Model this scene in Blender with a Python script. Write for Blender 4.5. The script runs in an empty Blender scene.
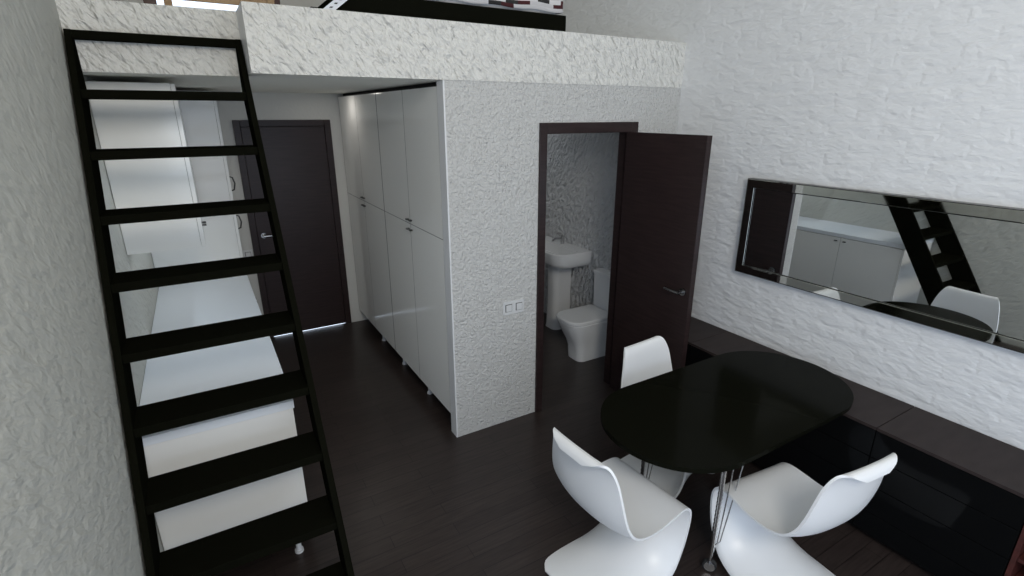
import bpy, bmesh, math, random
from mathutils import Vector, Matrix

random.seed(7)
S = bpy.context.scene
COL = S.collection

# ------------------------------------------------------------------ camera, world, light, exposure
cam_d = bpy.data.cameras.new('camera')
cam_d.sensor_width = 36.0
cam_d.lens = 517.46 / 1024 * 36.0
cam_d.clip_start = 0.02
cam = bpy.data.objects.new('camera', cam_d)
COL.objects.link(cam)
cam.location = (0, 0, 2.17)
cam.rotation_euler = (math.radians(90 - 18.649), 0, math.radians(-30.713))
S.camera = cam

world = bpy.data.worlds.new('sky')
S.world = world
world.use_nodes = True
wbg = world.node_tree.nodes['Background']
wbg.inputs['Color'].default_value = (0.80, 0.92, 1.10, 1)
wbg.inputs['Strength'].default_value = 1.65

S.view_settings.view_transform = 'Standard'
S.view_settings.look = 'None'
S.view_settings.gamma = 1.0
S.view_settings.use_curve_mapping = False
S.view_settings.exposure = 0.0
S.cycles.max_bounces = 12
S.cycles.diffuse_bounces = 6
S.cycles.glossy_bounces = 6

def sky_portal(name, loc, rot, sx, sy):
    l = bpy.data.lights.new(name, 'AREA')
    l.shape = 'RECTANGLE'; l.size = sx; l.size_y = sy
    l.cycles.is_portal = True
    o = bpy.data.objects.new(name, l); COL.objects.link(o)
    o.location = loc; o.rotation_euler = rot
    o['label'] = 'daylight entering through a window opening'; o['category'] = 'light'; o['kind'] = 'helper'
    return o

XL, XR = -0.412, 3.1715          # side walls
YB, YF = 5.41, -1.7              # far wall, wall behind the camera
ZC = 4.7                         # high ceiling
PW = 2.886                       # partition front
SB, ST = 2.349, 2.65             # loft slab underside / top
WIN_L = (-1.6, 0.75, 0.05, 4.2)    # y0 y1 z0 z1 in the left wall
WIN_R = (-0.3, 3.05, 0.05, 2.5)     # x0 x1 z0 z1 in the rear wall
LOFT_W = (-0.155, 0.853, 2.78, 4.1)

sky_portal('window_daylight', (XL - 0.02, (WIN_L[0] + WIN_L[1]) / 2, (WIN_L[2] + WIN_L[3]) / 2),
           (0, math.radians(-90), 0), WIN_L[3] - WIN_L[2], WIN_L[1] - WIN_L[0])
sky_portal('rear_window_daylight', ((WIN_R[0] + WIN_R[1]) / 2, YF - 0.02, (WIN_R[2] + WIN_R[3]) / 2),
           (math.radians(90), 0, 0), WIN_R[1] - WIN_R[0], WIN_R[3] - WIN_R[2])
sky_portal('loft_window_daylight', ((LOFT_W[0] + LOFT_W[1]) / 2, YB + 0.2, (LOFT_W[2] + LOFT_W[3]) / 2),
           (math.radians(-90), 0, 0), LOFT_W[1] - LOFT_W[0], LOFT_W[3] - LOFT_W[2])

def lamp(name, loc, target, energy, col, size, size_y=None, label='', spread=180):
    l = bpy.data.lights.new(name, 'AREA')
    l.shape = 'RECTANGLE' if size_y else 'DISK'
    l.size = size
    if size_y: l.size_y = size_y
    l.energy = energy; l.color = col; l.spread = math.radians(spread)
    o = bpy.data.objects.new(name, l); COL.objects.link(o)
    o.location = loc
    o.rotation_euler = (Vector(target) - Vector(loc)).to_track_quat('-Z', 'Y').to_euler()
    o['label'] = label; o['category'] = 'light'; o['kind'] = 'helper'
    return o
# room lamp, then unseen fill lights added for the bathroom and under the loft
lamp('ceiling_lamp_light', (0.25, -1.15, 3.3), (1.6, 2.4, 2.0), 56, (1.0, 0.93, 0.82), 1.1, label='warm lamp high above the viewer')
lamp('bathroom_fill_light', (2.45, 4.75, 2.33), (2.45, 4.75, 0), 3.2, (0.95, 0.98, 1.0), 0.3, label='added unseen fill light in the bathroom')  # added to lift the dim bathroom, no known fitting
lamp('under_cabinet_fill', (-0.25, 4.03, 1.432), (-0.25, 4.03, 0), 0.7, (0.85, 0.93, 1.0), 0.05, 1.1, label='added unseen fill light under the wall cabinets')  # fill added to brighten the worktop and wardrobe fronts
lamp('worktop_fill_light', (0.21, 3.21, 2.345), (0.02, 2.9, 0.9), 3.0, (0.80, 0.90, 1.0), 0.08, spread=128, label='added unseen fill light under the loft edge')  # fill added to brighten the near worktop and hanging cabinet end
lamp('entrance_fill_light', (1.06, 4.9, 2.345), (1.06, 4.9, 0), 1.0, (1.0, 0.95, 0.88), 0.09, label='added unseen fill light under the loft')  # fill added to brighten the wardrobes and far end

# ------------------------------------------------------------------ materials
def new_mat(name):
    m = bpy.data.materials.new(name)
    m.use_nodes = True
    nt = m.node_tree
    return m, nt, nt.nodes['Principled BSDF']

def plain(name, col, rough=0.5, metal=0.0, coat=0.0, spec=0.5, coat_rough=0.05):
    m, nt, b = new_mat(name)
    b.inputs['Base Color'].default_value = (*col, 1)
    b.inputs['Roughness'].default_value = rough
    b.inputs['Metallic'].default_value = metal
    b.inputs['Specular IOR Level'].default_value = spec
    b.inputs['Coat Weight'].default_value = coat
    b.inputs['Coat Roughness'].default_value = coat_rough
    # faint uneven gloss so that nothing is perfectly uniform
    n = nt.nodes.new('ShaderNodeTexNoise'); n.inputs['Scale'].default_value = 6
    tc = nt.nodes.new('ShaderNodeTexCoord')
    nt.links.new(tc.outputs['Object'], n.inputs['Vector'])
    mr = nt.nodes.new('ShaderNodeMapRange')
    mr.inputs['To Min'].default_value = max(0.0, rough - 0.02); mr.inputs['To Max'].default_value = rough + 0.02
    nt.links.new(n.outputs['Fac'], mr.inputs['Value'])
    nt.links.new(mr.outputs['Result'], b.inputs['Roughness'])
    return m

def stucco(name, col, layers, rough=0.85, spec=0.25):
    """layers: (scale xyz, rotation xyz, noise scale, detail, distortion, strength, distance)"""
    m, nt, b = new_mat(name)
    b.inputs['Base Color'].default_value = (*col, 1)
    b.inputs['Roughness'].default_value = rough
    b.inputs['Specular IOR Level'].default_value = spec
    tc = nt.nodes.new('ShaderNodeTexCoord')
    prev = None
    for sc, rot, ns, det, dist, st, dd in layers:
        mp = nt.nodes.new('ShaderNodeMapping'); mp.vector_type = 'TEXTURE'
        mp.inputs['Scale'].default_value = sc
        mp.inputs['Rotation'].default_value = rot
        nt.links.new(tc.outputs['Object'], mp.inputs['Vector'])
        n = nt.nodes.new('ShaderNodeTexNoise')
        n.inputs['Scale'].default_value = ns; n.inputs['Detail'].default_value = det
        n.inputs['Distortion'].default_value = dist
        nt.links.new(mp.outputs['Vector'], n.inputs['Vector'])
        bp = nt.nodes.new('ShaderNodeBump')
        bp.inputs['Strength'].default_value = st; bp.inputs['Distance'].default_value = dd
        nt.links.new(n.outputs['Fac'], bp.inputs['Height'])
        if prev: nt.links.new(prev.outputs['Normal'], bp.inputs['Normal'])
        prev = bp
    nt.links.new(prev.outputs['Normal'], b.inputs['Normal'])
    return m

RD = math.radians(-36)
M_SLAB = stucco('coarse_stucco', (0.745, 0.74, 0.71),
                [((1, 1, 1.9), (0, RD, 0), 30, 2.5, 0.25, 1.0, 0.05), ((1, 1, 1), (0, 0, 0), 80, 2, 0.1, 0.35, 0.012)])
M_PART = stucco('fine_stucco', (0.61, 0.61, 0.60),
                [((1, 1, 1.2), (0, RD, 0), 75, 2, 0.2, 1.0, 0.022), ((1, 1, 1), (0, 0, 0), 8, 2, 0.0, 0.2, 0.02)])
M_BATH = stucco('rough_bathroom_stucco', (0.60, 0.61, 0.62),
                [((1, 1, 1.7), (math.radians(25), 0, 0), 30, 3, 0.3, 1.0, 0.10)])
M_LEFT = stucco('left_wall_stucco', (0.575, 0.575, 0.53),
                [((1, 1.2, 3.2), (math.radians(58), 0, 0), 34, 3, 0.2, 0.75, 0.02), ((1, 1, 1), (0, 0, 0), 6, 2, 0.1, 0.3, 0.02)])
M_FAR = stucco('far_wall_paint', (0.60, 0.60, 0.58), [((1, 1, 1), (0, 0, 0), 50, 3, 0.2, 0.3, 0.006)])
M_CEIL = stucco('ceiling_paint', (0.84, 0.83, 0.77), [((1, 1, 1), (0, 0, 0), 40, 3, 0.2, 0.2, 0.004)])

def brick_wall():
    m, nt, b = new_mat('white_painted_brick')
    b.inputs['Base Color'].default_value = (0.76, 0.77, 0.78, 1)
    b.inputs['Roughness'].default_value = 0.8
    b.inputs['Specular IOR Level'].default_value = 0.25
    tc = nt.nodes.new('ShaderNodeTexCoord')
    sep = nt.nodes.new('ShaderNodeSeparateXYZ'); nt.links.new(tc.outputs['Object'], sep.inputs['Vector'])
    cmb = nt.nodes.new('ShaderNodeCombineXYZ')
    nt.links.new(sep.outputs['Y'], cmb.inputs['X']); nt.links.new(sep.outputs['Z'], cmb.inputs['Y'])
    dn = nt.nodes.new('ShaderNodeTexNoise'); dn.inputs['Scale'].default_value = 9; dn.inputs['Detail'].default_value = 3
    nt.links.new(tc.outputs['Object'], dn.inputs['Vector'])
    sub = nt.nodes.new('ShaderNodeVectorMath'); sub.operation = 'SUBTRACT'; sub.inputs[1].default_value = (.5, .5, .5)
    nt.links.new(dn.outputs['Color'], sub.inputs[0])
    scl = nt.nodes.new('ShaderNodeVectorMath'); scl.operation = 'SCALE'; scl.inputs['Scale'].default_value = 0.065
    nt.links.new(sub.outputs['Vector'], scl.inputs[0])
    add = nt.nodes.new('ShaderNodeVectorMath'); add.operation = 'ADD'
    nt.links.new(cmb.outputs['Vector'], add.inputs[0]); nt.links.new(scl.outputs['Vector'], add.inputs[1])
    br = nt.nodes.new('ShaderNodeTexBrick')
    br.inputs['Scale'].default_value = 1.0
    br.inputs['Brick Width'].default_value = 0.27; br.inputs['Row Height'].default_value = 0.085
    br.inputs['Mortar Size'].default_value = 0.022; br.inputs['Mortar Smooth'].default_value = 1.0
    br.inputs['Color1'].default_value = (1, 1, 1, 1); br.inputs['Color2'].default_value = (.94, .94, .94, 1)
    br.inputs['Mortar'].default_value = (0, 0, 0, 1)
    nt.links.new(add.outputs['Vector'], br.inputs['Vector'])
    b1 = nt.nodes.new('ShaderNodeBump'); b1.inputs['Strength'].default_value = 0.15; b1.inputs['Distance'].default_value = 0.012
    nt.links.new(br.outputs['Color'], b1.inputs['Height'])
    mp = nt.nodes.new('ShaderNodeMapping'); mp.inputs['Scale'].default_value = (1, 0.55, 1.2)
    nt.links.new(tc.outputs['Object'], mp.inputs['Vector'])
    n2 = nt.nodes.new('ShaderNodeTexNoise'); n2.inputs['Scale'].default_value = 14; n2.inputs['Detail'].default_value = 3
    n2.inputs['Distortion'].default_value = 0.25
    nt.links.new(mp.outputs['Vector'], n2.inputs['Vector'])
    b2 = nt.nodes.new('ShaderNodeBump'); b2.inputs['Strength'].default_value = 0.5; b2.inputs['Distance'].default_value = 0.03
    nt.links.new(n2.outputs['Fac'], b2.inputs['Height']); nt.links.new(b1.outputs['Normal'], b2.inputs['Normal'])
    n3 = nt.nodes.new('ShaderNodeTexNoise'); n3.inputs['Scale'].default_value = 42; n3.inputs['Detail'].default_value = 3
    nt.links.new(mp.outputs['Vector'], n3.inputs['Vector'])
    b3 = nt.nodes.new('ShaderNodeBump'); b3.inputs['Strength'].default_value = 0.4; b3.inputs['Distance'].default_value = 0.012
    nt.links.new(n3.outputs['Fac'], b3.inputs['Height']); nt.links.new(b2.outputs['Normal'], b3.inputs['Normal'])
    nt.links.new(b3.outputs['Normal'], b.inputs['Normal'])
    return m
M_BRICK = brick_wall()

def wood(name, c1, c2, rough, axis_scale, grain=30, spec=0.5):
    m, nt, b = new_mat(name)
    tc = nt.nodes.new('ShaderNodeTexCoord')
    mp = nt.nodes.new('ShaderNodeMapping'); mp.inputs['Scale'].default_value = axis_scale
    nt.links.new(tc.outputs['Object'], mp.inputs['Vector'])
    n = nt.nodes.new('ShaderNodeTexNoise'); n.inputs['Scale'].default_value = grain; n.inputs['Detail'].default_value = 5
    nt.links.new(mp.outputs['Vector'], n.inputs['Vector'])
    cr = nt.nodes.new('ShaderNodeValToRGB')
    cr.color_ramp.elements[0].position = 0.35; cr.color_ramp.elements[0].color = (*c1, 1)
    cr.color_ramp.elements[1].position = 0.65; cr.color_ramp.elements[1].color = (*c2, 1)
    nt.links.new(n.outputs['Fac'], cr.inputs['Fac'])
    nt.links.new(cr.outputs['Color'], b.inputs['Base Color'])
    b.inputs['Roughness'].default_value = rough
    b.inputs['Specular IOR Level'].default_value = spec
    bp = nt.nodes.new('ShaderNodeBump'); bp.inputs['Strength'].default_value = 0.08; bp.inputs['Distance'].default_value = 0.002
    nt.links.new(n.outputs['Fac'], bp.inputs['Height']); nt.links.new(bp.outputs['Normal'], b.inputs['Normal'])
    return m

M_WENGE = wood('wenge_veneer', (0.022, 0.0140, 0.0140), (0.032, 0.020, 0.020), 0.30, (1, 1, 14), 5, spec=0.22)
M_TOPWOOD = wood('dark_brown_top', (0.028, 0.021, 0.020), (0.036, 0.027, 0.026), 0.5, (1, 3, 1), 6, spec=0.15)
M_REDWOOD = wood('reddish_wood', (0.05, 0.014, 0.012), (0.08, 0.022, 0.018), 0.4, (1, 1, 4), 8)
M_OAK = wood('light_wood', (0.40, 0.25, 0.13), (0.55, 0.37, 0.21), 0.5, (1, 6, 6), 4)

def floor_mat():
    m, nt, b = new_mat('dark_floorboards')
    tc = nt.nodes.new('ShaderNodeTexCoord')
    br = nt.nodes.new('ShaderNodeTexBrick')
    br.inputs['Scale'].default_value = 1.0
    br.inputs['Brick Width'].default_value = 0.9; br.inputs['Row Height'].default_value = 0.09
    br.inputs['Mortar Size'].default_value = 0.0018; br.inputs['Mortar Smooth'].default_value = 0.3
    br.inputs['Bias'].default_value = 0.0; br.offset = 0.37
    br.inputs['Color1'].default_value = (0.031, 0.023, 0.021, 1); br.inputs['Color2'].default_value = (0.040, 0.030, 0.027, 1)
    br.inputs['Mortar'].default_value = (0.006, 0.005, 0.005, 1)
    nt.links.new(tc.outputs['Object'], br.inputs['Vector'])
    mp = nt.nodes.new('ShaderNodeMapping'); mp.inputs['Scale'].default_value = (1.2, 16, 1)
    nt.links.new(tc.outputs['Object'], mp.inputs['Vector'])
    n = nt.nodes.new('ShaderNodeTexNoise'); n.inputs['Scale'].default_value = 5; n.inputs['Detail'].default_value = 6
    nt.links.new(mp.outputs['Vector'], n.inputs['Vector'])
    mx = nt.nodes.new('ShaderNodeMix'); mx.data_type = 'RGBA'; mx.blend_type = 'MULTIPLY'; mx.inputs['Factor'].default_value = 1.0
    cr = nt.nodes.new('ShaderNodeValToRGB')
    cr.color_ramp.elements[0].position = 0.3; cr.color_ramp.elements[0].color = (.65, .65, .65, 1)
    cr.color_ramp.elements[1].position = 0.7; cr.color_ramp.elements[1].color = (1.15, 1.15, 1.15, 1)
    nt.links.new(n.outputs['Fac'], cr.inputs['Fac'])
    nt.links.new(br.outputs['Color'], mx.inputs['A']); nt.links.new(cr.outputs['Color'], mx.inputs['B'])
    nt.links.new(mx.outputs['Result'], b.inputs['Base Color'])
    b.inputs['Roughness'].default_value = 0.30
    b.inputs['Specular IOR Level'].default_value = 0.4
    bp = nt.nodes.new('ShaderNodeBump'); bp.inputs['Strength'].default_value = 0.1; bp.inputs['Distance'].default_value = 0.002
    bp.invert = True
    nt.links.new(br.outputs['Fac'], bp.inputs['Height']); nt.links.new(bp.outputs['Normal'], b.inputs['Normal'])
    return m
M_FLOOR = floor_mat()

M_LACQ = plain('white_gloss_lacquer', (0.86, 0.86, 0.84), 0.10, spec=0.4)
M_TRIM = plain('white_satin_board', (0.74, 0.75, 0.77), 0.35)
M_WORKTOP = plain('white_worktop', (0.80, 0.84, 0.89), 0.5, spec=0.3)
M_DARKGAP = plain('painted_gap_shade', (0.01, 0.01, 0.01), 0.8)  # painted shade for the gap above the wardrobes
M_LADDER = plain('black_lacquered_steel', (0.0056, 0.0058, 0.0038), 0.5, spec=0.0)
M_TABLE = plain('black_gloss_tabletop', (0.0056, 0.0059, 0.0039), 0.12, spec=0.025)
M_BLACKGL = plain('black_gloss_drawer', (0.0045, 0.0047, 0.005), 0.06, spec=0.08)
M_CHAIR = plain('white_chair_plastic', (0.80, 0.81, 0.82), 0.33, spec=0.5)
M_CERAMIC = plain('white_ceramic', (0.72, 0.73, 0.74), 0.12, spec=0.5)
M_CHROME = plain('chrome', (0.62, 0.62, 0.62), 0.16, metal=1.0)
M_LEVER = plain('satin_lever_metal', (0.30, 0.30, 0.30), 0.25, metal=1.0)
M_STEEL = plain('dark_handle_metal', (0.06, 0.06, 0.06), 0.35, metal=0.6)
M_MIRROR = plain('mirror_silver', (0.78, 0.80, 0.80), 0.0, metal=1.0)
M_MFRAME = plain('polished_frame_metal', (0.62, 0.63, 0.60), 0.03, metal=1.0)
M_MEDGE = plain('dark_frame_edge', (0.03, 0.03, 0.028), 0.3)
M_RUBBER = plain('black_rubber', (0.012, 0.012, 0.012), 0.6)
M_SOCKET = plain('white_socket_plastic', (0.66, 0.67, 0.68), 0.35)
M_SEAMSHADE = plain('carcass_seam_shade', (0.06, 0.06, 0.06), 0.7)  # carcass kept dark to paint shade into the wardrobe door seams
M_BEDBASE = plain('black_bed_board', (0.0055, 0.0058, 0.004), 0.5, spec=0.0)
M_MATTRESS = plain('white_ticking', (0.7, 0.7, 0.7), 0.8)
M_PERF = plain('white_painted_metal', (0.66, 0.69, 0.75), 0.4)
M_HOLE = plain('slot_black', (0.01, 0.01, 0.012), 0.7)
M_LOFTFLOOR = M_CEIL

def quilt_mat():
    m, nt, b = new_mat('patterned_quilt_cloth')
    tc = nt.nodes.new('ShaderNodeTexCoord')
    mp = nt.nodes.new('ShaderNodeMapping'); mp.inputs['Rotation'].default_value = (0, 0, 0)
    nt.links.new(tc.outputs['UV'], mp.inputs['Vector'])
    br = nt.nodes.new('ShaderNodeTexBrick')
    br.inputs['Scale'].default_value = 1.0; br.inputs['Brick Width'].default_value = 0.085; br.inputs['Row Height'].default_value = 0.021
    br.inputs['Mortar Size'].default_value = 0.0; br.offset = 0.35
    br.inputs['Color1'].default_value = (0, 0, 0, 1); br.inputs['Color2'].default_value = (1, 1, 1, 1)
    br.inputs['Mortar'].default_value = (.5, .5, .5, 1)
    nt.links.new(mp.outputs['Vector'], br.inputs['Vector'])
    cr = nt.nodes.new('ShaderNodeValToRGB'); cr.color_ramp.interpolation = 'CONSTANT'
    e = cr.color_ramp.elements
    e[0].position = 0.0; e[0].color = (0.055, 0.008, 0.010, 1)
    e[1].position = 0.24; e[1].color = (0.62, 0.61, 0.62, 1)
    x = e.new(0.72); x.color = (0.02, 0.02, 0.02, 1)
    x = e.new(0.80); x.color = (0.55, 0.54, 0.55, 1)
    nt.links.new(br.outputs['Color'], cr.inputs['Fac'])
    nt.links.new(cr.outputs['Color'], b.inputs['Base Color'])
    b.inputs['Roughness'].default_value = 0.85
    return m
M_QUILT = quilt_mat()

# ------------------------------------------------------------------ mesh helpers
class MB:
    def __init__(s): s.bm = bmesh.new()
    def box(s, x0, x1, y0, y1, z0, z1, bev=0.0, mat=None, seg=2):
        g = bmesh.ops.create_cube(s.bm, size=1.0)
        vs = g['verts']
        for v in vs:
            v.co = Vector((x0 + (v.co.x + .5) * (x1 - x0), y0 + (v.co.y + .5) * (y1 - y0), z0 + (v.co.z + .5) * (z1 - z0)))
        if mat is not None:
            for v in vs: v.co = mat @ v.co
        if bev > 0:
            es = list({e for v in vs for e in v.link_edges})
            bmesh.ops.bevel(s.bm, geom=es, offset=bev, segments=seg, affect='EDGES', profile=0.5)
        return s
    def loft(s, rings, cap0=True, cap1=True, closed=True):
        R = [[s.bm.verts.new(p) for p in r] for r in rings]
        n = len(R[0])
        for a, b in zip(R[:-1], R[1:]):
            for i in range(n if closed else n - 1):
                j = (i + 1) % n
                s.bm.faces.new((a[i], a[j], b[j], b[i]))
        if cap0 and closed: s.bm.faces.new(list(reversed(R[0])))
        if cap1 and closed: s.bm.faces.new(R[-1])
        return s
    def tube(s, pts, r, n=10, cap=True):
        pts = [Vector(p) for p in pts]
        rs = r if isinstance(r, (list, tuple)) else [r] * len(pts)
        rings = []; ref = None
        for i, p in enumerate(pts):
            t = (pts[min(i + 1, len(pts) - 1)] - pts[max(i - 1, 0)]).normalized()
            if ref is None:
                ref = t.orthogonal().normalized()
            ref = (ref - t * ref.dot(t)).normalized()
            bi = t.cross(ref)
            rings.append([p + (ref * math.cos(a) + bi * math.sin(a)) * rs[i] for a in [2 * math.pi * k / n for k in range(n)]])
        return s.loft(rings, cap, cap)
    def prism(s, pts2, z0, z1, bev=0.0, seg=2):
        vs0 = [s.bm.verts.new((x, y, z0)) for x, y in pts2]
        vs1 = [s.bm.verts.new((x, y, z1)) for x, y in pts2]
        n = len(pts2); fs = []
        fs.append(s.bm.faces.new(list(reversed(vs0)))); fs.append(s.bm.faces.new(vs1))
        for i in range(n):
            j = (i + 1) % n
            fs.append(s.bm.faces.new((vs0[i], vs0[j], vs1[j], vs1[i])))
        if bev > 0:
            es = list({e for f in fs[:2] for e in f.edges})
            bmesh.ops.bevel(s.bm, geom=es, offset=bev, segments=seg, affect='EDGES', profile=0.5)
        return s
    def build(s, name, mat, parent=None, smooth=False, angle=35, at=None):
        bmesh.ops.recalc_face_normals(s.bm, faces=s.bm.faces[:])
        me = bpy.data.meshes.new(name)
        s.bm.to_mesh(me); s.bm.free()
        me.materials.append(mat)
        o = bpy.data.objects.new(name, me); COL.objects.link(o)
        if smooth:
            for p in me.polygons: p.use_smooth = True
            me.set_sharp_from_angle(angle=math.radians(angle))
        if parent is not None: o.parent = parent
        return o

def tag(o, label, cat, group=None, kind=None):
    o['label'] = label; o['category'] = cat
    if group: o['group'] = group
    if kind: o['kind'] = kind
    return o

def thing(name, label, cat, loc=(0, 0, 0), rz=0.0, group=None, kind=None):
    o = bpy.data.objects.new(name, None); COL.objects.link(o)
    o.empty_display_size = 0.1
    o.location = loc; o.rotation_euler = (0, 0, rz)
    return tag(o, label, cat, group, kind)

def rrect(x0, x1, y0, y1, rad, z, seg=6):
    """rounded rectangle ring; rad = (x0y0, x1y0, x1y1, x0y1)"""
    out = []
    for (cx, cy, a0), r in zip(((x0, y0, 180), (x1, y0, 270), (x1, y1, 0), (x0, y1, 90)), rad):
        ox = cx + (r if cx == x0 else -r); oy = cy + (r if cy == y0 else -r)
        for k in range(seg + 1):
            a = math.radians(a0 + 90 * k / seg)
            out.append((ox + r * math.cos(a), oy + r * math.sin(a), z))
    return out

def copy_tree(root):
    def cp(o, parent):
        c = o.copy(); COL.objects.link(c); c.parent = parent
        for ch in list(o.children): cp(ch, c)
        return c
    return cp(root, None)

# ------------------------------------------------------------------ setting
def wall_x(name, xa, xb, y0, y1, z0, z1, holes, mat, label):
    """wall across x thickness; holes in (y0,y1,z0,z1)"""
    ys = sorted({y0, y1, *[h[0] for h in holes], *[h[1] for h in holes]})
    zs = sorted({z0, z1, *[h[2] for h in holes], *[h[3] for h in holes]})
    m = MB()
    for a, b in zip(ys[:-1], ys[1:]):
        for c, d in zip(zs[:-1], zs[1:]):
            if any(h[0] <= a and b <= h[1] and h[2] <= c and d <= h[3] for h in holes): continue
            m.box(xa, xb, a, b, c, d)
    return tag(m.build(name, mat), label, 'wall', kind='structure')
def wall_y(name, ya, yb, x0, x1, z0, z1, holes, mat, label):
    xs = sorted({x0, x1, *[h[0] for h in holes], *[h[1] for h in holes]})
    zs = sorted({z0, z1, *[h[2] for h in holes], *[h[3] for h in holes]})
    m = MB()
    for a, b in zip(xs[:-1], xs[1:]):
        for c, d in zip(zs[:-1], zs[1:]):
            if any(h[0] <= a and b <= h[1] and h[2] <= c and d <= h[3] for h in holes): continue
            m.box(a, b, ya, yb, c, d)
    return tag(m.build(name, mat), label, 'wall', kind='structure')

m = MB(); m.box(XL - 0.2, XR + 0.2, YF - 0.2, YB + 0.018, -0.12, 0.0)
tag(m.build('floor', M_FLOOR), 'dark brown glossy floorboards', 'floor', kind='structure')
wall_x('wall_left', XL - 0.2, XL, YF - 0.2, YB + 0.2, 0, ZC, [WIN_L], M_LEFT, 'grey rough stucco wall on the left behind the ladder')
wall_x('wall_right', XR, XR + 0.2, YF - 0.2, YB + 0.2, 0, ZC, [], M_BRICK, 'white painted rough brick wall with the long mirror')
DO = (0.38, 1.112, 0.0, 2.058)       # entrance door opening in far wall
BO = (1.972, 2.705, 0.0, 2.045)      # bathroom opening
wall_y('wall_back', YB, YB + 0.2, XL, XR, 0, ZC, [DO, LOFT_W], M_FAR, 'far wall holding the entrance door')
wall_y('wall_rear', YF - 0.2, YF, XL, XR, 0, ZC, [WIN_R], M_CEIL, 'wall behind the viewer')
m = MB(); m.box(XL - 0.2, XR + 0.2, YF - 0.2, YB + 0.2, ZC, ZC + 0.15)
tag(m.build('ceiling', M_CEIL), 'high white ceiling', 'ceiling', kind='structure')
wall_y('wall_partition', PW, PW + 0.085, 1.272, XR, 0, SB, [BO], M_PART, 'white fine stucco partition wall around the bathroom doorway')
wall_x('wall_bathroom_side', 1.89, 1.95, PW + 0.085, YB, 0, SB, [], M_BATH, 'bathroom side wall behind the wardrobe')
# rough lining of the bathroom on the outer walls
m = MB(); m.box(XR - 0.012, XR, PW + 0.085, YB - 0.012, 0, SB)
tag(m.build('wall_bathroom_right', M_BATH), 'rough grey stucco bathroom wall behind basin and toilet', 'wall', kind='structure')
m = MB(); m.box(1.95, XR - 0.012, YB - 0.012, YB, 0, SB)
tag(m.build('wall_bathroom_back', M_BATH), 'rough grey stucco end wall of the bathroom', 'wall', kind='structure')

# loft slab, notched for the ladder
NX, NY = 0.289, 3.166
SF = PW - 0.006
m = MB()
m.prism([(XL, NY), (NX, NY), (NX, SF), (XR, SF), (XR, YB), (XL, YB)], SB, ST)
o = m.build('floor_loft', M_SLAB)
o.data.materials.append(M_CEIL); o.data.materials.append(M_TRIM)
for p in o.data.polygons:
    if abs(p.normal.z) > 0.9: p.material_index = 1
    if p.normal.x < -0.9 and p.center.y < NY: p.material_index = 2
tag(o, 'loft floor slab with a rough white stucco edge', 'loft floor', kind='structure')

m = MB(); m.box(1.262, 1.272, PW + 0.001, PW + 0.09, 0.0, SB - 0.002)
tag(m.build('trim_1', M_TRIM), 'smooth white end board of the partition beside the wardrobe', 'trim', kind='structure')

# ---- door frames and doors
def lever(parent, p, out, along, name='door_handle'):
    """lever handle: out = unit vector away from leaf, along = direction of the lever"""
    p = Vector(p); out = Vector(out); along = Vector(along)
    m = MB()
    m.tube([p, p + out * 0.010], 0.026, 16)
    m.tube([p + out * 0.008, p + out * 0.05], 0.010, 10)
    m.tube([p + out * 0.048 - along * 0.006, p + out * 0.052 + along * 0.05, p + out * 0.05 + along * 0.12], [0.011, 0.010, 0.009], 10)
    h = m.build(name, M_LEVER, parent, smooth=True)
    h['label'] = 'metal lever handle'
    return h

d2 = thing('door_2', 'closed dark brown entrance door in the far wall', 'door', (0.742, YB, 0), kind='structure')
def at(o, parent):      # keep world coordinates when parenting to an unrotated empty
    o.parent = parent
    o.matrix_parent_inverse = Matrix.Translation(-parent.location)
    return o
m = MB()
m.box(0.326, 0.384, YB - 0.018, YB + 0.1, 0, 2.113, 0.003)
m.box(1.108, 1.168, YB - 0.018, YB + 0.1, 0, 2.113, 0.003)
m.box(0.384, 1.108, YB - 0.018, YB + 0.1, 2.055, 2.113, 0.003)
m.box(0.384, 0.40, YB + 0.028, YB + 0.1, 0, 2.055); m.box(1.092, 1.108, YB + 0.028, YB + 0.1, 0, 2.055); m.box(0.384, 1.108, YB + 0.028, YB + 0.1, 2.03, 2.055)
at(m.build('door_frame', M_WENGE), d2)
m = MB(); m.box(0.386, 1.106, YB - 0.012, YB + 0.020, 0.0165, 2.052, 0.002)
lf = at(m.build('door_leaf', M_WENGE), d2)
h = MB()
lever(lf, (0.437, YB - 0.012, 1.06), (0, -1, 0), (1, 0, 0))
at(lf.children[0], d2); lf.children if False else None
for c in list(d2.children):
    if c.name.startswith('door_handle'):
        c.parent = lf; c.matrix_parent_inverse = lf.matrix_parent_inverse @ Matrix.Identity(4)
        c.matrix_parent_inverse = Matrix.Identity(4)

d1 = thing('door_1', 'open dark brown bathroom door standing out from the partition', 'door', (2.36, PW, 0), kind='structure')
m = MB()
F0 = PW - 0.014
m.box(1.917, 1.974, F0, PW + 0.1, 0, 2.113, 0.003)
m.box(2.70, 2.76, F0, PW + 0.1, 0, 2.113, 0.003)
m.box(1.974, 2.70, F0, PW + 0.1, 2.043, 2.113, 0.003)
m.box(2.684, 2.70, PW + 0.035, PW + 0.1, 0, 2.043)
m.box(1.974, 1.988, PW + 0.035, PW + 0.1, 0, 2.043)
at(m.build('door_frame', M_WENGE), d1)
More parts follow.
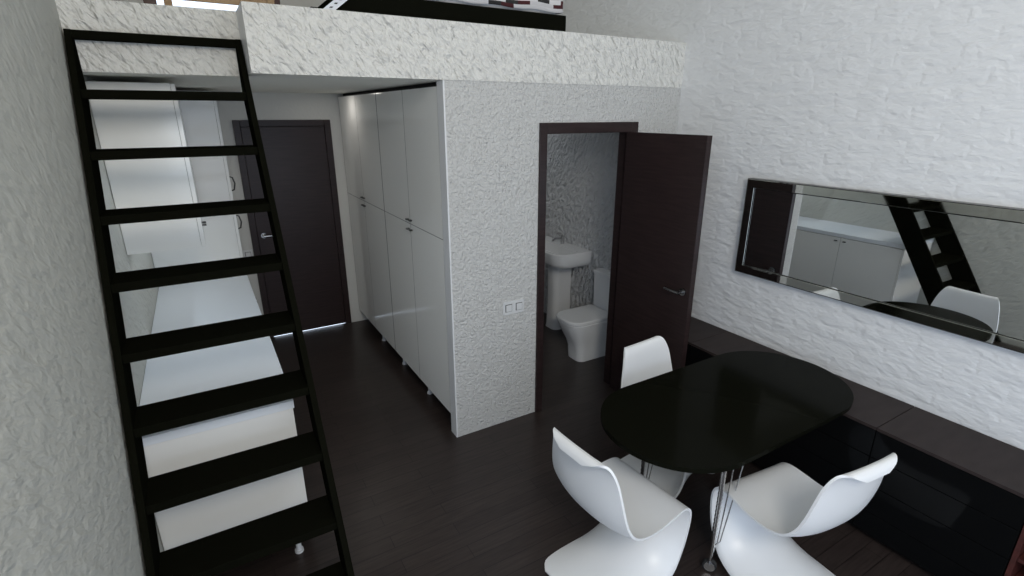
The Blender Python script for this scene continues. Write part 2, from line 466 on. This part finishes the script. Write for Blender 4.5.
# leaf, hinged on the right and swung out a little past square
HX, HY, LW = 2.652, 2.870, 0.722
ang = math.atan2(2.135 - HY, 2.622 - HX)
lm = Matrix.Translation((HX, HY, 0)) @ Matrix.Rotation(ang, 4, 'Z')
m = MB(); m.box(0.0, LW, 0.0, 0.038, 0.012, 2.043, 0.002, mat=lm)
lf = at(m.build('door_leaf', M_WENGE), d1)
dirv = (lm.to_3x3() @ Vector((1, 0, 0))); nrm = (lm.to_3x3() @ Vector((0, -1, 0)))
hp = lm @ Vector((LW - 0.055, 0.0, 1.052))
lever(lf, hp, nrm, -dirv)
hp2 = lm @ Vector((LW - 0.055, 0.038, 1.052))
lever(lf, hp2, -nrm, -dirv)
m = MB()
for z in (0.25, 1.05, 1.85):
    m.tube([(HX + 0.046, HY - 0.006, z - 0.04), (HX + 0.046, HY - 0.006, z + 0.04)], 0.007, 8)
hg = m.build('hinge', M_STEEL, lf, smooth=True)

# ---- loft window frame in the far wall
w1 = thing('window_1', 'bright loft window in a dark red frame', 'window', (0.35, YB, 2.78), kind='structure')
m = MB()
a0, a1, a2, a3 = LOFT_W
m.box(a0, a0 + 0.087, YB - 0.01, YB + 0.12, a2, a3, 0.004)
m.box(a1 - 0.087, a1, YB - 0.01, YB + 0.12, a2, a3, 0.004)
m.box(a0 + 0.087, a1 - 0.087, YB - 0.01, YB + 0.12, a2, a2 + 0.06, 0.004)
m.box(a0 + 0.087, a1 - 0.087, YB - 0.01, YB + 0.12, a3 - 0.08, a3, 0.004)
at(m.build('window_frame', M_REDWOOD), w1)

# ------------------------------------------------------------------ ladder
SL = 1.627; OFF = -2.55          # front line z = SL*y + OFF
HW = 0.205                      # horizontal depth of a side rail
lad_x0, lad_x1 = XL + 0.009, 0.286
lad = thing('loft_ladder', 'steep black open ladder leaning up to the loft beside the left wall', 'ladder', ((lad_x0 + lad_x1) / 2, 1.6, 0))
def yfront(z): return (z - OFF) / SL
def rail(xa, xb):
    zt = 2.517
    prof = [(yfront(0), 0.0), (yfront(0) + HW, 0.0), (yfront(zt) + HW, zt), (yfront(zt), zt)]
    prof = [(min(y, NY - 0.003), z) for y, z in prof[:2]] + [(NY - 0.003, SL * (NY - 0.003 - HW) + OFF), (NY - 0.003, zt), (yfront(zt), zt)]
    m = MB()
    v0 = [m.bm.verts.new((xa, y, z)) for y, z in prof]; v1 = [m.bm.verts.new((xb, y, z)) for y, z in prof]
    fs = [m.bm.faces.new(v0), m.bm.faces.new(list(reversed(v1)))]
    for i in range(len(prof)):
        j = (i + 1) % len(prof); m.bm.faces.new((v0[j], v0[i], v1[i], v1[j]))
    bmesh.ops.bevel(m.bm, geom=m.bm.edges[:], offset=0.0015, segments=1, affect='EDGES')
    return at(m.build('side_rail', M_LADDER), lad)
RT = 0.026
rail(lad_x0, lad_x0 + RT); rail(lad_x1 - RT, lad_x1)
for k in range(11):
    zt = 2.516 - 0.2486 * k
    if zt < 0.05: break
    m = MB()
    y0 = yfront(zt) + 0.004
    y1 = min(y0 + HW - 0.012, NY - 0.006)
    m.box(lad_x0 + RT, lad_x1 - RT, y0, y1, zt - 0.037, zt, 0.0015)
    at(m.build('tread', M_LADDER), lad)

# ------------------------------------------------------------------ kitchen on the left wall
KX = 0.2
def knob_bar(parent, x, y, z, dx=0.022, name='handle'):
    m = MB(); m.box(x, x + dx, y - 0.014, y + 0.014, z - 0.005, z + 0.005, 0.002)
    k = m.build(name, M_STEEL, parent)
    k['label'] = 'small dark metal handle'
    return k

def place_root(name, label, cat, loc, group=None):
    return thing(name, label, cat, loc, 0, group)

base_seams = [2.371, 2.985, 3.60, 4.20, 4.645]
base_labels = ['white gloss base cabinet under the worktop, nearest the viewer behind the ladder',
               'white gloss base cabinet under the worktop, second from the viewer',
               'white gloss base cabinet under the worktop, third from the viewer',
               'white gloss base cabinet under the worktop, farthest and touching the tall cupboard']
for i in range(4):
    y0, y1 = base_seams[i], base_seams[i + 1]
    r = place_root('base_cabinet', base_labels[i], 'kitchen cabinet', (0, (y0 + y1) / 2, 0), 'base cabinets under the white worktop')
    dy = (y0 + y1) / 2; hy = (y1 - y0) / 2 - 0.001
    m = MB(); m.box(XL + 0.004, KX - 0.02, -hy, hy, 0.13, 0.859, 0.001); m.build('body', M_LACQ, r)
    m = MB(); m.box(KX - 0.0195, KX, -hy + 0.001, hy - 0.001, 0.133, 0.852, 0.0015)
    d = m.build('door', M_LACQ, r)
    side = 1 if i in (0, 2) else -1
    knob_bar(d, KX, side * (hy - 0.045), 0.815)
    for sy in (-1, 1):
        if sy == -1 and i > 0: continue
        m = MB()
        yy = sy * (hy - 0.024)
        m.tube([(KX - 0.07, yy, 0.012), (KX - 0.07, yy, 0.13)], 0.014, 12)
        m.tube([(KX - 0.07, yy, 0.0), (KX - 0.07, yy, 0.014)], 0.022, 12)
        m.build('leg', M_TRIM, r, smooth=True)
m = MB(); m.box(XL + 0.004, KX - 0.0, 2.353, 2.370, 0.13, 0.859, 0.001)
tag(m.build('cabinet_end_panel', M_LACQ), 'white gloss end panel closing the row of base cabinets, facing the viewer', 'panel')
m = MB(); m.box(XL + 0.002, KX + 0.006, 2.345, 4.645, 0.86, 0.90, 0.002)
tag(m.build('worktop', M_WORKTOP), 'long white kitchen worktop along the left wall', 'worktop')

# wall cabinets
UY0 = 3.423
us = [UY0, 3.83, 4.24, 4.645]
ulab = ['white gloss wall cabinet above the worktop with its end toward the viewer',
        'white gloss wall cabinet above the worktop, middle of the hanging row',
        'white gloss wall cabinet above the worktop, last before the tall cupboard']
for i in range(3):
    y0, y1 = us[i], us[i + 1]
    r = place_root('wall_cabinet', ulab[i], 'kitchen cabinet', (0, (y0 + y1) / 2, 0), 'wall cabinets above the worktop')
    hy = (y1 - y0) / 2 - 0.0007
    m = MB(); m.box(XL + 0.003, -0.056, -hy, hy, 1.437, 2.32, 0.001); m.build('body', M_LACQ, r)
    m = MB(); m.box(-0.0545, -0.034, -hy + 0.0008, hy - 0.0008, 1.437, 2.318, 0.0015)
    d = m.build('door', M_LACQ, r)
    knob_bar(d, -0.034, hy - 0.045 if i == 0 else -hy + 0.045, 1.50)

# tall cupboard at the end of the worktop
r = place_root('tall_cupboard', 'tall white gloss cupboard with bow handles standing past the worktop end', 'cupboard', (0, 5.03, 0))
m = MB(); m.box(XL + 0.003, KX - 0.022, 4.652 - 5.03, 5.40 - 5.03, 0.13, 2.325, 0.001); m.build('body', M_LACQ, r)
for z0, z1, hz in ((0.133, 1.452, 1.30), (1.456, 2.323, 1.62)):
    m = MB(); m.box(KX - 0.021, KX, 4.653 - 5.03, 5.399 - 5.03, z0, z1, 0.0015)
    d = m.build('door', M_LACQ, r)
    yy = 4.90 - 5.03
    m = MB()
    m.tube([(KX, yy, hz - 0.06), (KX + 0.03, yy, hz - 0.05), (KX + 0.042, yy, hz), (KX + 0.03, yy, hz + 0.05), (KX, yy, hz + 0.06)], 0.006, 8)
    h = m.build('handle', M_STEEL, d, smooth=True); h['label'] = 'dark curved bow handle'
for yy in (4.70, 5.35):
    m = MB(); m.tube([(KX - 0.07, yy - 5.03, 0), (KX - 0.07, yy - 5.03, 0.13)], 0.015, 12); m.build('leg', M_TRIM, r, smooth=True)

# ------------------------------------------------------------------ wardrobe
ws = [2.978, 3.583, 4.188, 4.793, 5.398]
WX = 1.265
wl = ['tall white gloss wardrobe beside the bathroom partition, nearest the viewer', 'tall white gloss wardrobe beside the entrance door, farthest from the viewer']
for u in range(2):
    y0, ym, y1 = ws[2 * u], ws[2 * u + 1], ws[2 * u + 2]
    cy = ym
    r = place_root('wardrobe', wl[u], 'wardrobe', (0, cy, 0), 'pair of white wardrobes')
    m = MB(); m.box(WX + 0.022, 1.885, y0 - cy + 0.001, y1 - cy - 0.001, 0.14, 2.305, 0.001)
    for ys_ in (y0 - cy + 0.0036, ym - cy, y1 - cy - 0.0036):      # dark strips painting shade into the door seams
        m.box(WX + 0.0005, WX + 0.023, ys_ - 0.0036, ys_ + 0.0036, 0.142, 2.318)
    m.box(WX + 0.0015, WX + 0.023, y0 - cy + 0.003, y1 - cy - 0.003, 1.4045, 1.4095)  # same painted shade between lower and upper doors
    m.build('body', M_SEAMSHADE, r)
    m = MB(); m.box(WX + 0.05, 1.885, y0 - cy + 0.002, y1 - cy - 0.002, 2.305, SB - 0.001); m.build('gap_shade', M_DARKGAP, r)['label'] = 'dark strip painted as shade in the gap under the loft'  # near-black box stands in for the shaded gap
    for (a, b, s) in ((y0, ym, 1), (ym, y1, -1)):
        for (z0, z1, hz) in ((0.142, 1.4045, 1.366), (1.4095, 2.318, 1.437)):
            m = MB(); m.box(WX, WX + 0.020, a - cy + (0.0036 if s == -1 else 0.0072), b - cy - (0.0036 if s == 1 else 0.0072), z0, z1, 0.0)
            d = m.build('door', M_LACQ, r)
            yh = (b - cy - 0.03) if s == 1 else (a - cy + 0.03)
            m = MB(); m.box(WX - 0.022, WX, yh - 0.015, yh + 0.015, hz - 0.005, hz + 0.005, 0.002)
            m.build('handle', M_STEEL, d)['label'] = 'small dark metal handle'
    for yy in ((ym, y1) if u == 0 else (ym,)):
        m = MB()
        m.tube([(WX + 0.068, yy - cy - 0.024, 0.012), (WX + 0.068, yy - cy - 0.024, 0.14)], 0.014, 12)
        m.tube([(WX + 0.068, yy - cy - 0.024, 0.0), (WX + 0.068, yy - cy - 0.024, 0.014)], 0.023, 12)
        m.build('leg', M_TRIM, r, smooth=True)

# ------------------------------------------------------------------ sockets and switches
def plate(name, label, cat, x0, x1, y, z0, z1, n):
    r = thing(name, label, cat, ((x0 + x1) / 2, y, z0))
    cx = (x0 + x1) / 2
    m = MB(); m.box(x0 - cx, x1 - cx, -0.009, 0, 0, z1 - z0, 0.002); m.build('plate', M_SOCKET, r)
    w = (x1 - x0) / n
    for k in range(n):
        a = x0 - cx + k * w + w * 0.24; b = a + w * 0.56
        h = z1 - z0
        m = MB(); m.box(a - 0.003, b + 0.003, -0.0105, -0.0085, h * 0.22, h * 0.78); m.build('rocker_gap', M_STEEL, r)
        m = MB(); m.box(a + 0.002, b, -0.0135, -0.010, h * 0.25, h * 0.74, 0.001); m.build('rocker', M_SOCKET, r)
    return r
plate('light_switch', 'white double light switch on the partition left of the bathroom doorway', 'light switch', 1.640, 1.805, PW, 0.850, 0.946, 2)
plate('light_switch', 'small single light switch on the far wall between tall cupboard and entrance door', 'light switch', 0.236, 0.316, YB, 0.85, 0.935, 1)

# ------------------------------------------------------------------ bathroom fittings
t = thing('toilet', 'white ceramic toilet with closed lid seen through the bathroom doorway', 'toilet', (2.9, 3.465, 0))
ox, oy = 2.9, 3.465
def ring(xf, xb, hw, rf, z, rb=0.02):
    return rrect(xf - ox, xb - ox, -hw, hw, (rf, rb, rb, rf), z)
m = MB()
m.loft([ring(2.715, 3.155, 0.105, 0.06, 0.0), ring(2.71, 3.155, 0.108, 0.06, 0.05), ring(2.705, 3.155, 0.115, 0.07, 0.12),
        ring(2.68, 3.155, 0.13, 0.09, 0.19), ring(2.635, 3.155, 0.15, 0.11, 0.27), ring(2.60, 3.155, 0.167, 0.12, 0.35), ring(2.592, 3.155, 0.172, 0.12, 0.385), ring(2.60, 3.155, 0.165, 0.12, 0.392)])
m.build('bowl', M_CERAMIC, t, smooth=True)
m = MB()
m.loft([ring(2.59, 3.045, 0.17, 0.12, 0.394), ring(2.583, 3.045, 0.175, 0.12, 0.40), ring(2.583, 3.045, 0.175, 0.12, 0.418), ring(2.592, 3.045, 0.168, 0.12, 0.427)])
m.build('seat_lid', M_CERAMIC, t, smooth=True)
m = MB()
m.loft([ring(3.06, 3.155, 0.165, 0.02, 0.393), ring(3.055, 3.155, 0.168, 0.02, 0.74), ring(3.055, 3.155, 0.168, 0.02, 0.745)])
m.build('cistern', M_CERAMIC, t, smooth=True)
m = MB()
m.loft([ring(3.048, 3.157, 0.173, 0.02, 0.747), ring(3.048, 3.157, 0.173, 0.02, 0.77), ring(3.053, 3.157, 0.168, 0.02, 0.777)])
m.tube([(3.10 - ox, 0, 0.776), (3.10 - ox, 0, 0.785)], 0.02, 14)
m.build('cistern_lid', M_CERAMIC, t, smooth=True)

b = thing('washbasin', 'white pedestal washbasin on the bathroom wall beyond the toilet', 'washbasin', (2.95, 4.19, 0))
ox, oy = 2.95, 4.19
def r2(xf, xb, hw, rf, z, rb=0.012): return rrect(xf - ox, xb - ox, -hw, hw, (rf, rb, rb, rf), z, 8)
m = MB()
m.loft([r2(2.84, 3.157, 0.34, 0.12, 0.745), r2(2.79, 3.157, 0.375, 0.13, 0.765), r2(2.765, 3.157, 0.392, 0.14, 0.80), r2(2.75, 3.157, 0.40, 0.14, 0.895), r2(2.757, 3.157, 0.395, 0.135, 0.904),
        r2(2.785, 3.03, 0.365, 0.11, 0.904, 0.05), r2(2.79, 3.03, 0.36, 0.10, 0.895, 0.05), r2(2.815, 3.02, 0.335, 0.08, 0.80, 0.05), r2(2.85, 2.98, 0.27, 0.05, 0.78, 0.04)])
m.build('basin', M_CERAMIC, b, smooth=True)
m = MB()
m.loft([r2(2.945, 3.155, 0.10, 0.06, 0.0), r2(2.95, 3.155, 0.095, 0.06, 0.05), r2(2.955, 3.155, 0.088, 0.06, 0.4), r2(2.94, 3.155, 0.10, 0.07, 0.743)])
m.build('pedestal', M_CERAMIC, b, smooth=True)
m = MB()
m.tube([(3.09 - ox, 0, 0.904), (3.09 - ox, 0, 0.985)], 0.02, 14)
m.tube([(3.09 - ox, 0, 0.955), (3.0 - ox, 0, 0.965), (2.965 - ox, 0, 0.945)], [0.013, 0.011, 0.010], 10)
m.tube([(3.09 - ox, 0, 0.985), (3.06 - ox, 0, 1.01), (3.02 - ox, 0, 1.02)], [0.012, 0.010, 0.007], 8)
m.build('tap', M_CHROME, b, smooth=True)['label'] = 'chrome mixer tap'

# ------------------------------------------------------------------ mirror
MY0, MY1, MZ0, MZ1 = 0.22, 2.187, 1.129, 1.760
mr = thing('wall_mirror', 'long horizontal mirror in a polished metal frame on the white brick wall', 'mirror', (XR, (MY0 + MY1) / 2, MZ0))
ox, oy, oz = XR, (MY0 + MY1) / 2, MZ0
def mbx(mb, x0, x1, y0, y1, z0, z1, bev=0.0): mb.box(x0 - ox, x1 - ox, y0 - oy, y1 - oy, z0 - oz, z1 - oz, bev)
BW = 0.052
m = MB(); mbx(m, 3.128, XR - 0.002, MY0 + 0.004, MY1 - 0.004, MZ0 + 0.004, MZ1 - 0.004); m.build('backing', M_MEDGE, mr)
m = MB(); mbx(m, 3.1225, 3.1278, MY0 + BW + 0.004, MY1 - BW - 0.004, MZ0 + BW + 0.004, MZ1 - BW - 0.004, 0.001); m.build('glass', M_MIRROR, mr)
m = MB()
mbx(m, 3.114, 3.1279, MY0, MY1, MZ1 - BW, MZ1, 0.002); mbx(m, 3.114, 3.1279, MY0, MY1, MZ0, MZ0 + BW, 0.002)
mbx(m, 3.114, 3.1279, MY0, MY0 + BW, MZ0 + BW, MZ1 - BW, 0.002); mbx(m, 3.114, 3.1279, MY1 - BW, MY1, MZ0 + BW, MZ1 - BW, 0.002)
m.build('frame', M_MFRAME, mr)
m = MB()
e = 0.0035
for a in ((MY0 - e, MY1 + e, MZ1, MZ1 + e), (MY0 - e, MY1 + e, MZ0 - e, MZ0), (MY0 - e, MY0, MZ0, MZ1), (MY1, MY1 + e, MZ0, MZ1)):
    mbx(m, 3.116, XR - 0.002, *a)
m.build('frame_edge', M_MEDGE, mr)['label'] = 'dark outer edge of the frame'

# ------------------------------------------------------------------ low drawer cabinets along the right wall
CX = 2.763
cab_lab = ['low black drawer cabinet with brown top, nearest the viewer right of the table',
           'low black drawer cabinet with brown top, under the rounded table end',
           'low black drawer cabinet with brown top, partly hidden by the table near the open door',
           'low black drawer cabinet with brown top, behind the open bathroom door']
cy_s = [0.405, 1.003, 1.603, 2.203, 2.803]
for i in range(4):
    y0, y1 = cy_s[i], cy_s[i + 1]; cy = (y0 + y1) / 2; h = (y1 - y0) / 2 - 0.001
    r = place_root('drawer_cabinet', cab_lab[i], 'cabinet', (0, cy, 0), 'low black drawer cabinets along the brick wall')
    m = MB(); m.box(CX + 0.02, XR - 0.004, -h, h, 0.03, 0.632, 0.001); m.box(CX + 0.05, XR - 0.02, -h + 0.01, h - 0.01, 0, 0.031)
    m.build('body', M_BLACKGL, r)
    m = MB(); m.box(CX - 0.001, XR - 0.008, -h + 0.0003, h - 0.0003, 0.633, 0.65, 0.0015); m.build('top', M_TOPWOOD, r)['label'] = 'dark brown wooden top'
    for z0, z1 in ((0.035, 0.164), (0.166, 0.320), (0.322, 0.476), (0.478, 0.631)):
        m = MB(); m.box(CX, CX + 0.0195, -h + 0.001, h - 0.001, z0 + 0.0006, z1 - 0.0006, 0.0012); m.build('drawer', M_BLACKGL, r)
# open shelf unit beyond the last drawers
r = place_root('shelf_unit', 'low open shelf unit of dark reddish wood at the near end of the drawer cabinets', 'shelf', (0, 0.10, 0))
for y in (0.385, -0.2):
    m = MB(); m.box(CX + 0.004, XR - 0.004, y - 0.10, y - 0.10 + 0.018, 0, 0.630, 0.001); m.build('side_panel', M_REDWOOD, r)
for z in (0.04, 0.19, 0.33, 0.47):
    m = MB(); m.box(CX + 0.01, XR - 0.02, -0.28, 0.284, z, z + 0.018, 0.001); m.build('shelf', M_REDWOOD, r)
m = MB(); m.box(CX + 0.004, XR - 0.008, -0.30, 0.304, 0.631, 0.65, 0.001); m.build('top', M_TOPWOOD, r)['label'] = 'dark brown wooden top'
m = MB(); m.box(XR - 0.018, XR - 0.006, -0.28, 0.284, 0.02, 0.628); m.build('back_panel', M_BLACKGL, r)

# ------------------------------------------------------------------ table
TX0, TX1, TY0, TY1 = 1.456, 2.995, 1.108, 1.858
tcx, tcy, tr = 0, (TY0 + TY1) / 2, (TY1 - TY0) / 2
t = thing('dining_table', 'glossy black table with rounded ends reaching over the low cabinets', 'table', (2.237, tcy, 0))
ox = 2.237
pts = []
for k in range(33):
    a = math.radians(90 + 180 * k / 32); pts.append((TX0 + tr - ox + tr * math.cos(a), tr * math.sin(a)))
for k in range(33):
    a = math.radians(-90 + 180 * k / 32); pts.append((TX1 - tr - ox + tr * math.cos(a), tr * math.sin(a)))
m = MB(); m.prism(pts, 0.716, 0.74, 0.004, 2)
m.build('tabletop', M_TABLE, t, smooth=True, angle=30)
def table_leg(x, y, sgn):
    lx, ly = x - ox, y - tcy
    m = MB()
    m.tube([(lx, ly, 0.062), (lx, ly, 0.14)], 0.008, 12)
    n = 46
    m.tube([(lx, ly, 0.13 + 0.586 * k / n) for k in range(n + 1)], [0.0125 if k % 2 else 0.0105 for k in range(n + 1)], 12)
    l = m.build('leg', M_CHROME, t, smooth=True, angle=60); l['label'] = 'ribbed chrome leg'
    for dx in (0.08, 0.17):
        m = MB(); m.tube([(lx + dx, ly, 0.7155), (lx + 0.016 + dx * 0.25, ly, 0.16), (lx + 0.004, ly, 0.145)], 0.0032, 8)
        m.build('rod', M_CHROME, l, smooth=True)['label'] = 'thin chrome brace rod'
    m = MB()
    u = Vector((-0.80, -0.60, 0)).normalized()     # wheel axle direction
    c = Vector((lx, ly, 0.034))
    m.tube([c - u * 0.020, c - u * 0.019, c + u * 0.001, c + u * 0.002], [0.028, 0.034, 0.034, 0.028], 22)
    w = m.build('caster', M_RUBBER, l, smooth=True, angle=40); w['label'] = 'black caster wheel with grey hub'
    m = MB()
    m.tube([c - u * 0.024, c - u * 0.0195], [0.026, 0.027], 18); m.tube([c + u * 0.0015, c + u * 0.006], [0.027, 0.026], 18)
    m.tube([c + Vector((0, 0, 0.02)) + u * 0.004, c + Vector((0, 0, 0.04))], 0.008, 8)
    m.build('caster_hub', M_CHROME, l, smooth=True)
table_leg(1.864, 1.216, 1); table_leg(1.900, 1.738, -1)
m = MB(); m.tube([(2.90 - ox, 0, 0.651), (2.90 - ox, 0, 0.7155)], 0.03, 16); m.tube([(2.90 - ox, 0, 0.6505), (2.90 - ox, 0, 0.656)], 0.06, 20)
m.build('support_post', M_CHROME, t, smooth=True)

# ------------------------------------------------------------------ S-shaped chairs
def chair_mesh():
    # x forward, z up, half width, curl of the side edges
    P = [(-.318, .806, .070, .0), (-.310, .828, .118, .0), (-.292, .842, .148, .002), (-.272, .836, .168, .005), (-.258, .806, .186, .010), (-.250, .750, .205, .018), (-.246, .67, .222, .026),
         (-.240, .59, .234, .034), (-.222, .515, .240, .040), (-.182, .455, .243, .040), (-.125, .422, .243, .034), (-.055, .410, .242, .026), (.03, .414, .240, .018),
         (.115, .430, .236, .010), (.180, .441, .231, .003), (.224, .432, .228, .0), (.249, .400, .226, .004), (.252, .345, .223, .014), (.228, .270, .221, .034),
         (.182, .200, .222, .065), (.110, .140, .228, .100), (.02, .098, .234, .092), (-.08, .068, .240, .066), (-.18, .044, .240, .042),
         (-.255, .026, .225, .022), (-.295, .018, .175, .010)]
    # smooth the outline with Catmull-Rom
    Q = []
    n = len(P)
    for i in range(n - 1):
        p0, p1, p2, p3 = P[max(i - 1, 0)], P[i], P[i + 1], P[min(i + 2, n - 1)]
        for k in range(3):
            t = k / 3
            Q.append(tuple(0.5 * ((2 * b) + (-a + c) * t + (2 * a - 5 * b + 4 * c - d) * t * t + (-a + 3 * b - 3 * c + d) * t ** 3)
                           for a, b, c, d in zip(p0, p1, p2, p3)))
    Q.append(P[-1])
    bm = bmesh.new(); rows = []
    NU = 16; TH = 0.011
    for side in (0, 1):
        rr = []
        for i, (x, z, w, c) in enumerate(Q):
            a = Q[max(i - 1, 0)]; b = Q[min(i + 1, len(Q) - 1)]
            t = Vector((b[0] - a[0], 0, b[1] - a[1])).normalized()
            nv = Vector((-t.z, 0, t.x))
            if side == 0: base = Vector((x, 0, z))
            else: base = Vector((x, 0, z)) - nv * TH
            row = []
            for k in range(NU + 1):
                u = -1 + 2 * k / NU
                uu = math.sin(u * math.pi / 2) * 0.35 + u * 0.65
                p = base + nv * (c * abs(uu) ** 2.4) + Vector((0, uu * w, 0))
                p.z = max(p.z, 0.001 if side == 1 else 0.0095)
                if side == 0 and i > 66: p.z = max(p.z, 0.001)
                row.append(bm.verts.new(p))
            rr.append(row)
        rows.append(rr)
    A, B = rows
    for i in range(len(Q) - 1):
        for k in range(NU):
            bm.faces.new((A[i][k], A[i + 1][k], A[i + 1][k + 1], A[i][k + 1]))
            bm.faces.new((B[i][k], B[i][k + 1], B[i + 1][k + 1], B[i + 1][k]))
        bm.faces.new((A[i][0], B[i][0], B[i + 1][0], A[i + 1][0]))
        bm.faces.new((A[i][NU], A[i + 1][NU], B[i + 1][NU], B[i][NU]))
    for k in range(NU):
        bm.faces.new((A[0][k], A[0][k + 1], B[0][k + 1], B[0][k]))
        bm.faces.new((A[-1][k], B[-1][k], B[-1][k + 1], A[-1][k + 1]))
    bmesh.ops.recalc_face_normals(bm, faces=bm.faces[:])
    me = bpy.data.meshes.new('dining_chair'); bm.to_mesh(me); bm.free()
    me.materials.append(M_CHAIR)
    for p in me.polygons: p.use_smooth = True
    me.set_sharp_from_angle(angle=math.radians(50))
    return me
chair0 = bpy.data.objects.new('dining_chair', chair_mesh()); COL.objects.link(chair0)
CH = [((1.462, 1.470, 0), math.radians(4), 'white moulded plastic chair at the left rounded end of the black table'),
      ((2.145, 1.035, 0), math.radians(84), 'white moulded plastic chair at the near side of the table, before the drawer cabinets'),
      ((2.188, 1.80, 0), math.radians(-85), 'white moulded plastic chair behind the table in front of the open bathroom door')]
for i, (loc, rz, lab) in enumerate(CH):
    c = chair0 if i == 0 else chair0.copy()
    if i: COL.objects.link(c)
    c.location = loc; c.rotation_euler = (0, 0, rz)
    tag(c, lab, 'chair', 'white moulded chairs around the table')

# ------------------------------------------------------------------ loft: bed, strip, table
bd = thing('bed', 'low black platform bed on the loft edge', 'bed', (1.42, 3.9, ST))
def L(mb, x0, x1, y0, y1, z0, z1, bev=0.0, seg=2): mb.box(x0 - 1.42, x1 - 1.42, y0 - 3.9, y1 - 3.9, z0 - ST, z1 - ST, bev, seg=seg)
m = MB(); L(m, 0.745, 2.150, 2.95, 4.95, ST, 2.752, 0.003); m.build('bed_base', M_BEDBASE, bd)
m = MB(); L(m, 0.98, 2.11, 2.975, 4.9, 2.753, 2.86, 0.03, 3); m.build('mattress', M_MATTRESS, bd, smooth=True)
# quilt: a shell over the mattress
def quilt():
    bm = bmesh.new()
    NXq, NYq = 40, 40
    x0, x1, y0, y1 = 0.96, 2.125, 2.957, 4.6
    uvl = bm.loops.layers.uv.new('UVMap')
    V = []
    for j in range(NYq + 1):
        row = []
        for i in range(NXq + 1):
            u = i / NXq; v = j / NYq
            # path coordinates: drop at the edges
            def prof(s, a, b):
                # s in 0..1 over [drop, top, drop]
                d = 0.10
                T = (b - a) + 2 * d
                q = s * T
                if q < d: return a, d - q, q
                if q > T - d: return b, q - (T - d), q
                return a + (q - d), 0.0, q
            px, dx, qu = prof(u, x0, x1); py, dy, qv = prof(v, y0, y1)
            drop = max(dx, dy)
            rx = 0.0
            z = 2.868 - drop
            ex = min(px - x0, x1 - px); ey = min(py - y0, y1 - py)
            e = min(ex, ey)
            if drop == 0 and e < 0.05: z -= 0.05 * (1 - math.sqrt(max(0, 1 - (1 - e / 0.05) ** 2)))
            z += 0.004 * math.sin(px * 23 + py * 9) + 0.003 * math.sin(py * 31)
            z = max(z, 2.7535)
            vv = bm.verts.new((px - 1.42, py - 3.9, z - ST)); row.append((vv, (qu, qv)))
        V.append(row)
    for j in range(NYq):
        for i in range(NXq):
            q = [V[j][i], V[j][i + 1], V[j + 1][i + 1], V[j + 1][i]]
            f = bm.faces.new([a[0] for a in q])
            for lp, a in zip(f.loops, q): lp[uvl].uv = a[1]
    me = bpy.data.meshes.new('quilt'); bm.to_mesh(me); bm.free()
    me.materials.append(M_QUILT)
    for p in me.polygons: p.use_smooth = True
    o = bpy.data.objects.new('quilt', me); COL.objects.link(o)
    o.location = (1.42, 3.9, ST)
    sm = o.modifiers.new('thickness', 'SOLIDIFY'); sm.thickness = 0.006; sm.offset = 1
    return tag(o, 'white quilt with dark red and black rectangles spread on the loft bed', 'quilt')
quilt()

# slotted white strip slanting beside the bed
r = thing('perforated_strip', 'white slotted metal strip slanting up beside the left end of the loft bed', 'metal strip', (0.655, 2.915, ST))
SA = math.radians(38)
def slant(mb, u0, u1, v0, v1, y0, y1):
    """parallelogram slab: u along the slant, v horizontal"""
    q = [(v0 + u0 * math.cos(SA), u0 * math.sin(SA)), (v1 + u0 * math.cos(SA), u0 * math.sin(SA)),
         (v1 + u1 * math.cos(SA), u1 * math.sin(SA)), (v0 + u1 * math.cos(SA), u1 * math.sin(SA))]
    a = [mb.bm.verts.new((x, y0, z)) for x, z in q]; b = [mb.bm.verts.new((x, y1, z)) for x, z in q]
    mb.bm.faces.new(a); mb.bm.faces.new(list(reversed(b)))
    for i in range(4):
        k = (i + 1) % 4; mb.bm.faces.new((a[k], a[i], b[i], b[k]))
m = MB(); slant(m, 0.0015, 0.50, -0.008, 0.052, -0.005, 0.005)
m.build('strip', M_PERF, r)
for k in range(15):
    u = 0.02 + 0.031 * k
    mm = MB(); slant(mm, u, u + 0.010, 0.012, 0.026, -0.0062, -0.0052)
    mm.build('slot', M_HOLE, r)
m = MB(); m.box(0.596, 0.628, 2.91, 2.95, ST + 0.001, ST + 0.010, 0.002)
tag(m.build('dark_block', M_BEDBASE), 'small flat black block on the loft edge left of the white strip', 'block')

# wooden table in front of the loft window
r = thing('low_table', 'light wooden low table standing before the loft window', 'table', (0.37, 5.22, ST))
m = MB(); m.box(-0.41, 0.41, -0.15, 0.15, 0.415, 0.44, 0.004); m.build('tabletop', M_OAK, r)
m = MB(); m.box(-0.33, 0.33, -0.145, -0.125, 0.335, 0.414, 0.002); m.box(-0.33, 0.33, 0.125, 0.145, 0.385, 0.414, 0.002); m.build('apron', M_OAK, r)
for sx in (-1, 1):
    for sy in (-1, 1):
        m = MB(); m.box(sx * 0.36 - 0.027, sx * 0.36 + 0.027, sy * 0.125 - 0.024, sy * 0.125 + 0.024, 0, 0.414, 0.003); m.build('leg', M_OAK, r)
